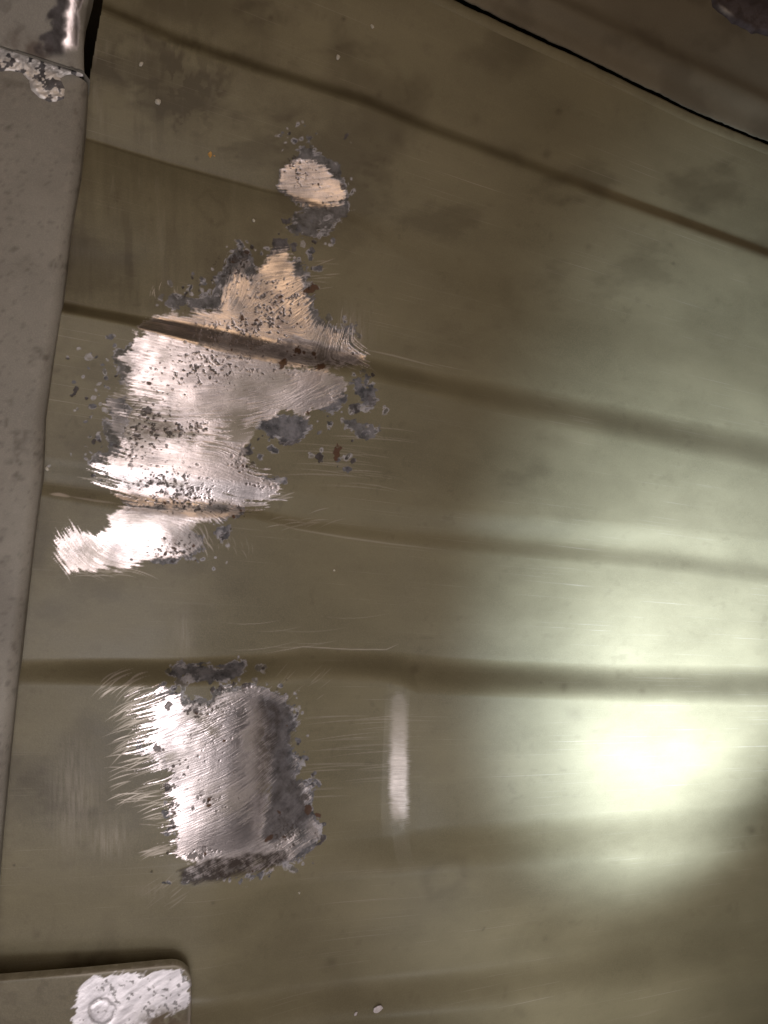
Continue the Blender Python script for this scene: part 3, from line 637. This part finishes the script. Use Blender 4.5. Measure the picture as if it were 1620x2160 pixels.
# ------------------------------------------------------------------ plates cut to an outline
def plate(name, poly, zb, thick, rad, mat, parent, step_=0.0004, attr=None, bump=0.0, zfun=None, splits=()):
    wp = np.stack(at([p[0] for p in poly], [p[1] for p in poly], zb + thick), -1)
    lo, hi = wp.min(0) - step_*2, wp.max(0) + step_*2
    gx_, gy_ = np.meshgrid(np.arange(lo[0], hi[0], step_), np.arange(lo[1], hi[1], step_))
    s = sdf(wp, gx_, gy_)
    sy, sx_ = np.gradient(s, step_)
    d0 = np.clip(-s/rad, 0, 1); z0_ = thick*np.sqrt(1 - (1-d0)**2)
    if zfun is not None or bump:
        ax_, ay_ = proj(gx_, gy_, zb + z0_)
        z0_ = z0_ + bump*fbm(ax_, ay_, 16, 4, 3)*sstep(0, 1, d0) + (zfun(ax_, ay_) if zfun is not None else 0)
    zy_, zx_ = np.gradient(z0_, step_)
    gm_ = np.maximum(1, np.hypot(zx_, zy_)/2.0); NN = np.stack([-zx_/gm_, -zy_/gm_, np.ones_like(zx_)], -1); NN /= np.linalg.norm(NN, axis=-1, keepdims=True)
    near = np.abs(s) < step_*0.75
    gx_ = np.where(near, gx_ - s*sx_, gx_); gy_ = np.where(near, gy_ - s*sy, gy_); s = np.where(near, 0, s)
    dd = np.clip(-s/rad, 0, 1)
    zz = zb + thick*np.sqrt(1 - (1-dd)**2)
    qx, qy = proj(gx_, gy_, zz)
    zz = zz + bump*fbm(qx, qy, 16, 4, 3)*sstep(0, 1, dd)
    a = np.zeros(gx_.shape + (4,)); b = np.zeros(gx_.shape + (4,)); a[..., 3] = 0.5
    if attr: attr(qx, qy, a, b)
    if zfun is not None: zz = zz + zfun(qx, qy)
    F = quads(*gx_.shape).reshape(-1, 4); ok = (s.ravel()[F] <= 1e-7).all(1)
    V_ = np.stack([gx_, gy_, zz], -1).reshape(-1, 3)
    v_, f_, a_, b_, nn_ = sub(V_, F[ok], a.reshape(-1, 4), b.reshape(-1, 4), NN.reshape(-1, 3))
    # a skirt wall down from the rim
    ed = np.concatenate([f_[:, [0, 1]], f_[:, [1, 2]], f_[:, [2, 3]], f_[:, [3, 0]]])
    key = np.sort(ed, 1); _, idx, cnt = np.unique(key, axis=0, return_index=True, return_counts=True)
    rim = ed[idx[cnt == 1]]
    k0 = len(v_); lowv = v_.copy(); lowv[:, 2] = zb - 0.002
    wall = np.stack([rim[:, 1], rim[:, 0], rim[:, 0]+k0, rim[:, 1]+k0], -1)
    V2 = np.concatenate([v_, lowv]); F2 = np.concatenate([f_, wall]); A2 = np.concatenate([a_, a_]); B2 = np.concatenate([b_, b_])
    N2 = np.concatenate([nn_, nn_])
    V2, F2, A2, B2, N2 = sub(V2, F2, A2, B2, N2)
    return build_split(name, V2, F2, mat, parent, N2, A2, B2, splits)

def weld_attr(qx, qy, a, b):
    m1 = fbm(qx, qy, 22, 4, 14); m2 = fbm(qx, qy, 9, 3, 6)
    dk = sstep(.09, .16, m1 + .5*m2)
    a[..., 0] = 1 - 0.9*dk; a[..., 1] = dk; a[..., 2] = 0.35*dk; a[..., 3] = np.clip(.7 + 1.2*m2, 0, 1)
    b[..., 0] = 0.8*(1-dk); a[..., 0] *= .5
plate('weld_seam', [(-120,50),(-40,75),(0,90),(40,104),(100,128),(150,146),(174,150),(176,154),(140,157),(128,164),(138,185),(136,208),(118,214),(104,215),(82,205),(64,188),(60,168),(45,152),(20,148),(0,150),(-120,120)],
      0.0156, 0.0012, 0.0022, M_weld, rail, 0.0003, weld_attr, 0.0018)

# lower left bracket plate
lx, ly = at(200, 2120, 0.003)
low = tag(empty('mounting_plate', (float(lx), float(ly), 0.0)), 'round cornered steel plate with a bare metal patch and round weld at bottom left', 'plate')
cor = [(-160,2082),(0,2066),(180,2051),(330,2036)]
for k in range(9):
    t = k/8*math.pi/2; cor.append((366 + 40*math.sin(t), 2073 - 40*math.cos(t)))
cor += [(406,2120),(404,2180),(402,2320),(-160,2320)]
P_pl = [(160,2090),(200,2062),(260,2052),(340,2046),(378,2044),(396,2066),(400,2100),(390,2125),(350,2140),(330,2150),(300,2180),(240,2220),(180,2220),(150,2170),(158,2130)]
def plate_attr(qx, qy, a, b):
    m1 = fbm(qx, qy, 30, 4, 14); m2 = fbm(qx, qy, 9, 3, 6); m3 = fbm(qx*0.55+qy*0.83, (qy*0.55-qx*0.83)*0.22, 7, 3, 8)
    s = sdf(P_pl, qx, qy) + 10*m1 + 26*m3
    bb = 1 - sstep(-2.5, 2.5, s)
    q = np.hypot(qx-213, (qy-2136))
    ring = np.exp(-((q-26+6*m2+5*m1)/2.0)**2)*np.clip(.55+2.5*m1, 0, 1)
    pits = sstep(.17, .24, fbm(qx, qy, 9, 3, 18) + .08*sstep(330, 380, qx))
    stn = np.exp(-(((qx-345)/45)**2 + ((qy-2158)/28)**2))*sstep(-.3, .1, m3+m2)
    a[..., 0] = bb*(1-.6*pits)*(1-.35*ring)*(1-np.clip(1.2*stn, 0, .9)); a[..., 1] = .8*pits*bb; a[..., 2] = .2*pits*bb + .5*ring*sstep(-.15, .1, m2); a[..., 3] = np.clip(.6+1.3*m3, 0, 1)
    b[..., 3] = np.clip(.5*stn + .15*ring, 0, 1); b[..., 1] = np.clip(.5*stn + .25*sstep(.05, .2, m1)*(1-bb) + .5*np.exp(-(((qx-398)/8)**2 + ((qy-2150)/40)**2)), 0, .8)
    b[..., 2] = .35*np.exp(-((sdf(cor, qx, qy)+5)/3.5)**2)*sstep(60, 200, qx)
ZPL = max(zfloor(a, b) for a in range(-60, 430, 20) for b in range(2030, 2200, 20))
plate('plate_body', cor, ZPL + 0.0002, 0.0024, 0.0014, M_plate, low, 0.00045, plate_attr, 0.0001,
      lambda qx, qy: -0.00022*np.exp(-((np.hypot(qx-213, qy-2136)-26+12*fbm(qx, qy, 30, 3, 14))/3.5)**2) + 0.00012*(1-sstep(14, 26, np.hypot(qx-213, qy-2136))),
      (('round_weld', 'faint round weld spot in the bare metal', lambda qx, qy, fb: np.hypot(qx-213, qy-2136) < 27), ('bare_patch', 'patch ground to pale bare metal', lambda qx, qy, fb: fb > 0.45)))

# ------------------------------------------------------------------ folded lip of the floor panel along the seam
fx_ = np.arange(0.08, 0.62, 0.0009)
def swept_line(offs, name, mat, parent):
    q = np.linspace(300, 2400, 400); lx_, ly_ = at(q, seam(q), 0.0); ln = lint(list(zip(lx_, ly_)))
    base = ln(fx_); slope = np.gradient(base, fx_); rag = 0.0005*fbm(fx_*4000, fx_*0, 9, 4, 5) + 0.0007*fbm(fx_*4000, fx_*0, 60, 3, 8)
    zb_ = np.interp(fx_, fx_, [float(Z[min(np.searchsorted(ys, yy - 0.006), ny-1), min(np.searchsorted(xs, xx), nx-1)]) for xx, yy in zip(fx_, base)])
    ker_ = np.ones(25)/25; zb_ = np.convolve(np.pad(zb_, 12, mode='edge'), ker_, 'valid')
    Xg = np.repeat(fx_[None], len(offs), 0); Yg = np.stack([base + o + rag*(o > -0.004) for o, h in offs]); Zg = np.stack([zb_ + h for o, h in offs])
    aa = np.zeros(Xg.shape + (4,)); bb = np.zeros(Xg.shape + (4,)); aa[..., 3] = .5
    bb[..., 1] = np.clip(np.array([0, 0, .05, .2, .5, .8, .85])[:, None] + .5*fbm(Xg*4000, Yg*4000, 20, 3, 2), 0, .85)
    return build(name, np.stack([Xg, Yg, Zg], -1).reshape(-1, 3), quads(*Xg.shape).reshape(-1, 4), mat, parent, None, aa.reshape(-1, 4), bb.reshape(-1, 4))
swept_line([(-0.0085, -0.0006), (-0.0070, 0.0003), (-0.0045, 0.0005), (-0.0015, 0.0004), (-0.0004, 0.0000), (0.0002, -0.0012), (0.0008, -0.0070)], 'seam_lip', M_panel, floor)

# ------------------------------------------------------------------ the sheet above the seam
ux, uy = at(1350, 100)
upp = tag(empty('upper_panel', (float(ux), float(uy), 0.0)), 'olive sheet darkened for fading light beyond the black seam at upper right with a pressed crease', 'panel')
uxs = np.arange(0.10, 0.95, 0.0016); t_ = np.linspace(0, 1, 240)**1.3
sx_, sy_ = at(np.linspace(300, 2600, 60), seam(np.linspace(300, 2600, 60)), 0.0)
sl = lint(list(zip(sx_, sy_)))
wob = fbm(uxs*3000, uxs*0, 40, 3, 21)
y_edge = sl(uxs) + 0.0021 + 0.0013*wob + 0.0010*fbm(uxs*4000, uxs*0, 12, 3, 7)
Xu = np.repeat(uxs[None, :], len(t_), 0); Yu = y_edge[None, :] + t_[:, None]*0.45
qx, qy = proj(Xu, Yu, np.zeros_like(Xu))
crs = lint([(1060,-32),(1163,14),(1380,117),(1620,228)])
Zu = 0.0005 - 0.0008*np.exp(-t_[:, None]*0.45/0.0015) + 0.0034*np.exp(-((qy - crs(qx))/26)**2) + 0.0030*sstep(-170, -60, crs(qx) - qy - 0*qx - 200) - 0.003*sstep(0, 60, crs(qx) + 26 - qy)*0 + 0.0006*fbm(qx, qy, 260, 3, 4) + 0*Xu
aU = np.zeros(Xu.shape + (4,)); bU = np.zeros(Xu.shape + (4,)); bU[..., 1] = np.clip(.35*sstep(.0, .2, fbm(qx, qy, 90, 4, 6)), 0, .6)
Vu = np.stack([Xu, Yu, Zu], -1)
lipv = Vu[0].copy(); lipv[:, 2] -= 0.0007
Vall = np.concatenate([lipv[None], Vu], 0); aU = np.concatenate([aU[:1], aU], 0); bU = np.concatenate([bU[:1], bU], 0)
build('upper_sheet', Vall.reshape(-1, 3), quads(*Vall.shape[:2]).reshape(-1, 4), M_upper, upp, None, aU.reshape(-1, 4), bU.reshape(-1, 4))

kx, ky = at(1580, 10, 0.003)
rp = tag(empty('rusty_plate', (float(kx), float(ky), 0.0)), 'dark purplish brown rusty plate with a ragged edge in the top right corner', 'plate')
def rp_attr(qx, qy, a, b):
    m = fbm(qx, qy, 12, 3, 4)
    a[..., 2] = .5*sstep(0, .2, m); b[..., 1] = .5*sstep(-.05, .2, fbm(qx, qy, 30, 3, 5))
    b[..., 2] = .8*np.exp(-(((qx-1531)/11)**2 + ((qy-(22+(qx-1531)*.62))/4.5)**2))
plate('plate_body', [(1496,-260),(1506,-80),(1505,-30),(1511,8),(1524,20),(1534,26),(1543,33),(1552,44),(1562,46),(1572,52),(1582,56),(1594,66),(1606,64),(1618,68),(1640,74),(1750,60),(1900,40),(1900,-260)], 0.0042, 0.0030, 0.002, M_rusty, rp, 0.0006, rp_attr, 0.001)

# ------------------------------------------------------------------ loose crumbs and flakes
def crumb(name, qx, qy, size, mat, label, flat=0.55, grp='pale crumbs lying on the floor panel', cat='crumb', z=None):
    zb = zfloor(qx, qy) if z is None else z
    x, y = at(qx, qy, zb); r = size*0.28e-3*0.43
    ring = []; V_ = []; F3 = []
    nr = random.Random(int(qx*7+qy))
    K = 7; rad = [r*nr.uniform(.65, 1.25) for _ in range(K)]; el = nr.uniform(.7, 1.3); an = nr.uniform(0, 3)
    for lev, (sc, h) in enumerate(((1.0, -.1), (1.05, .45), (.6, 1.0))):
        for k in range(K):
            a = 2*math.pi*k/K; u = rad[k]*sc*math.cos(a)*el; v = rad[k]*sc*math.sin(a)/el
            V_.append((u*math.cos(an)-v*math.sin(an), u*math.sin(an)+v*math.cos(an), (h + nr.uniform(-.12, .12)*(lev > 0))*r*flat*1.4))
    V_.append((0, 0, r*flat*1.5))
    faces = []
    for lev in (0, 1):
        for k in range(K): faces.append((lev*K+k, lev*K+(k+1) % K, (lev+1)*K+(k+1) % K, (lev+1)*K+k))
    for k in range(K): faces.append((2*K+k, 2*K+(k+1) % K, 3*K))
    me = bpy.data.meshes.new(name); me.from_pydata(V_, [], faces); me.materials.append(mat)
    o = bpy.data.objects.new(name, me); col.objects.link(o); o.location = (float(x), float(y), zb)
    return tag(o, label, cat, grp)
crumb('crumb', 785, 57, 9, M_crumb, 'pale crumb alone on the dark strip near the top edge, below the seam')
crumb('crumb', 713, 122, 11, M_crumb, 'slim bright crumb just above the uppermost dark rib line')
crumb('crumb', 298, 135, 9, M_crumb, 'pale crumb inside the ringed grey stain right of the corner bracket')
crumb('crumb', 333, 215, 13, M_crumb, 'largest pale crumb below the ringed grey stain at upper left')
crumb('crumb', 443, 325, 12, M_orange, 'orange yellow crumb left of the small round bare patch', cat='crumb')
crumb('crumb', 452, 329, 7, M_orange, 'smaller orange crumb touching the right side of the orange yellow one')
crumb('crumb', 535, 465, 8, M_crumb, 'white crumb left of the dark chips under the small round bare patch')
crumb('crumb', 213, 668, 6, M_crumb, 'tiny white crumb on the rib shadow right of the rail')
crumb('crumb', 99, 988, 8, M_crumb, 'added white speck for a gleam in the corner between rail and panel')  # added speck standing in for a gleam at the rib edge
crumb('crumb', 705, 1203, 5, M_crumb, 'tiny pale crumb on plain paint in the middle of the panel')
crumb('crumb', 455, 1399, 5, M_crumb, 'tiny pale crumb just above the dark slate chip of the lower patch')
crumb('crumb', 631, 1883, 6, M_crumb, 'tiny pale crumb below the lower bare patch')
g2 = 'pale paint flakes near the bottom edge'
crumb('paint_flake', 797, 2129, 24, M_flake, 'largest oval pinkish flake near the bottom edge', .22, g2, 'paint flake')
crumb('paint_flake', 814, 2108, 14, M_flake, 'small angular flake above the oval pinkish flake', .3, g2, 'paint flake')
crumb('paint_flake', 750, 2138, 11, M_flake, 'small round flake left of the oval pinkish flake', .3, g2, 'paint flake')
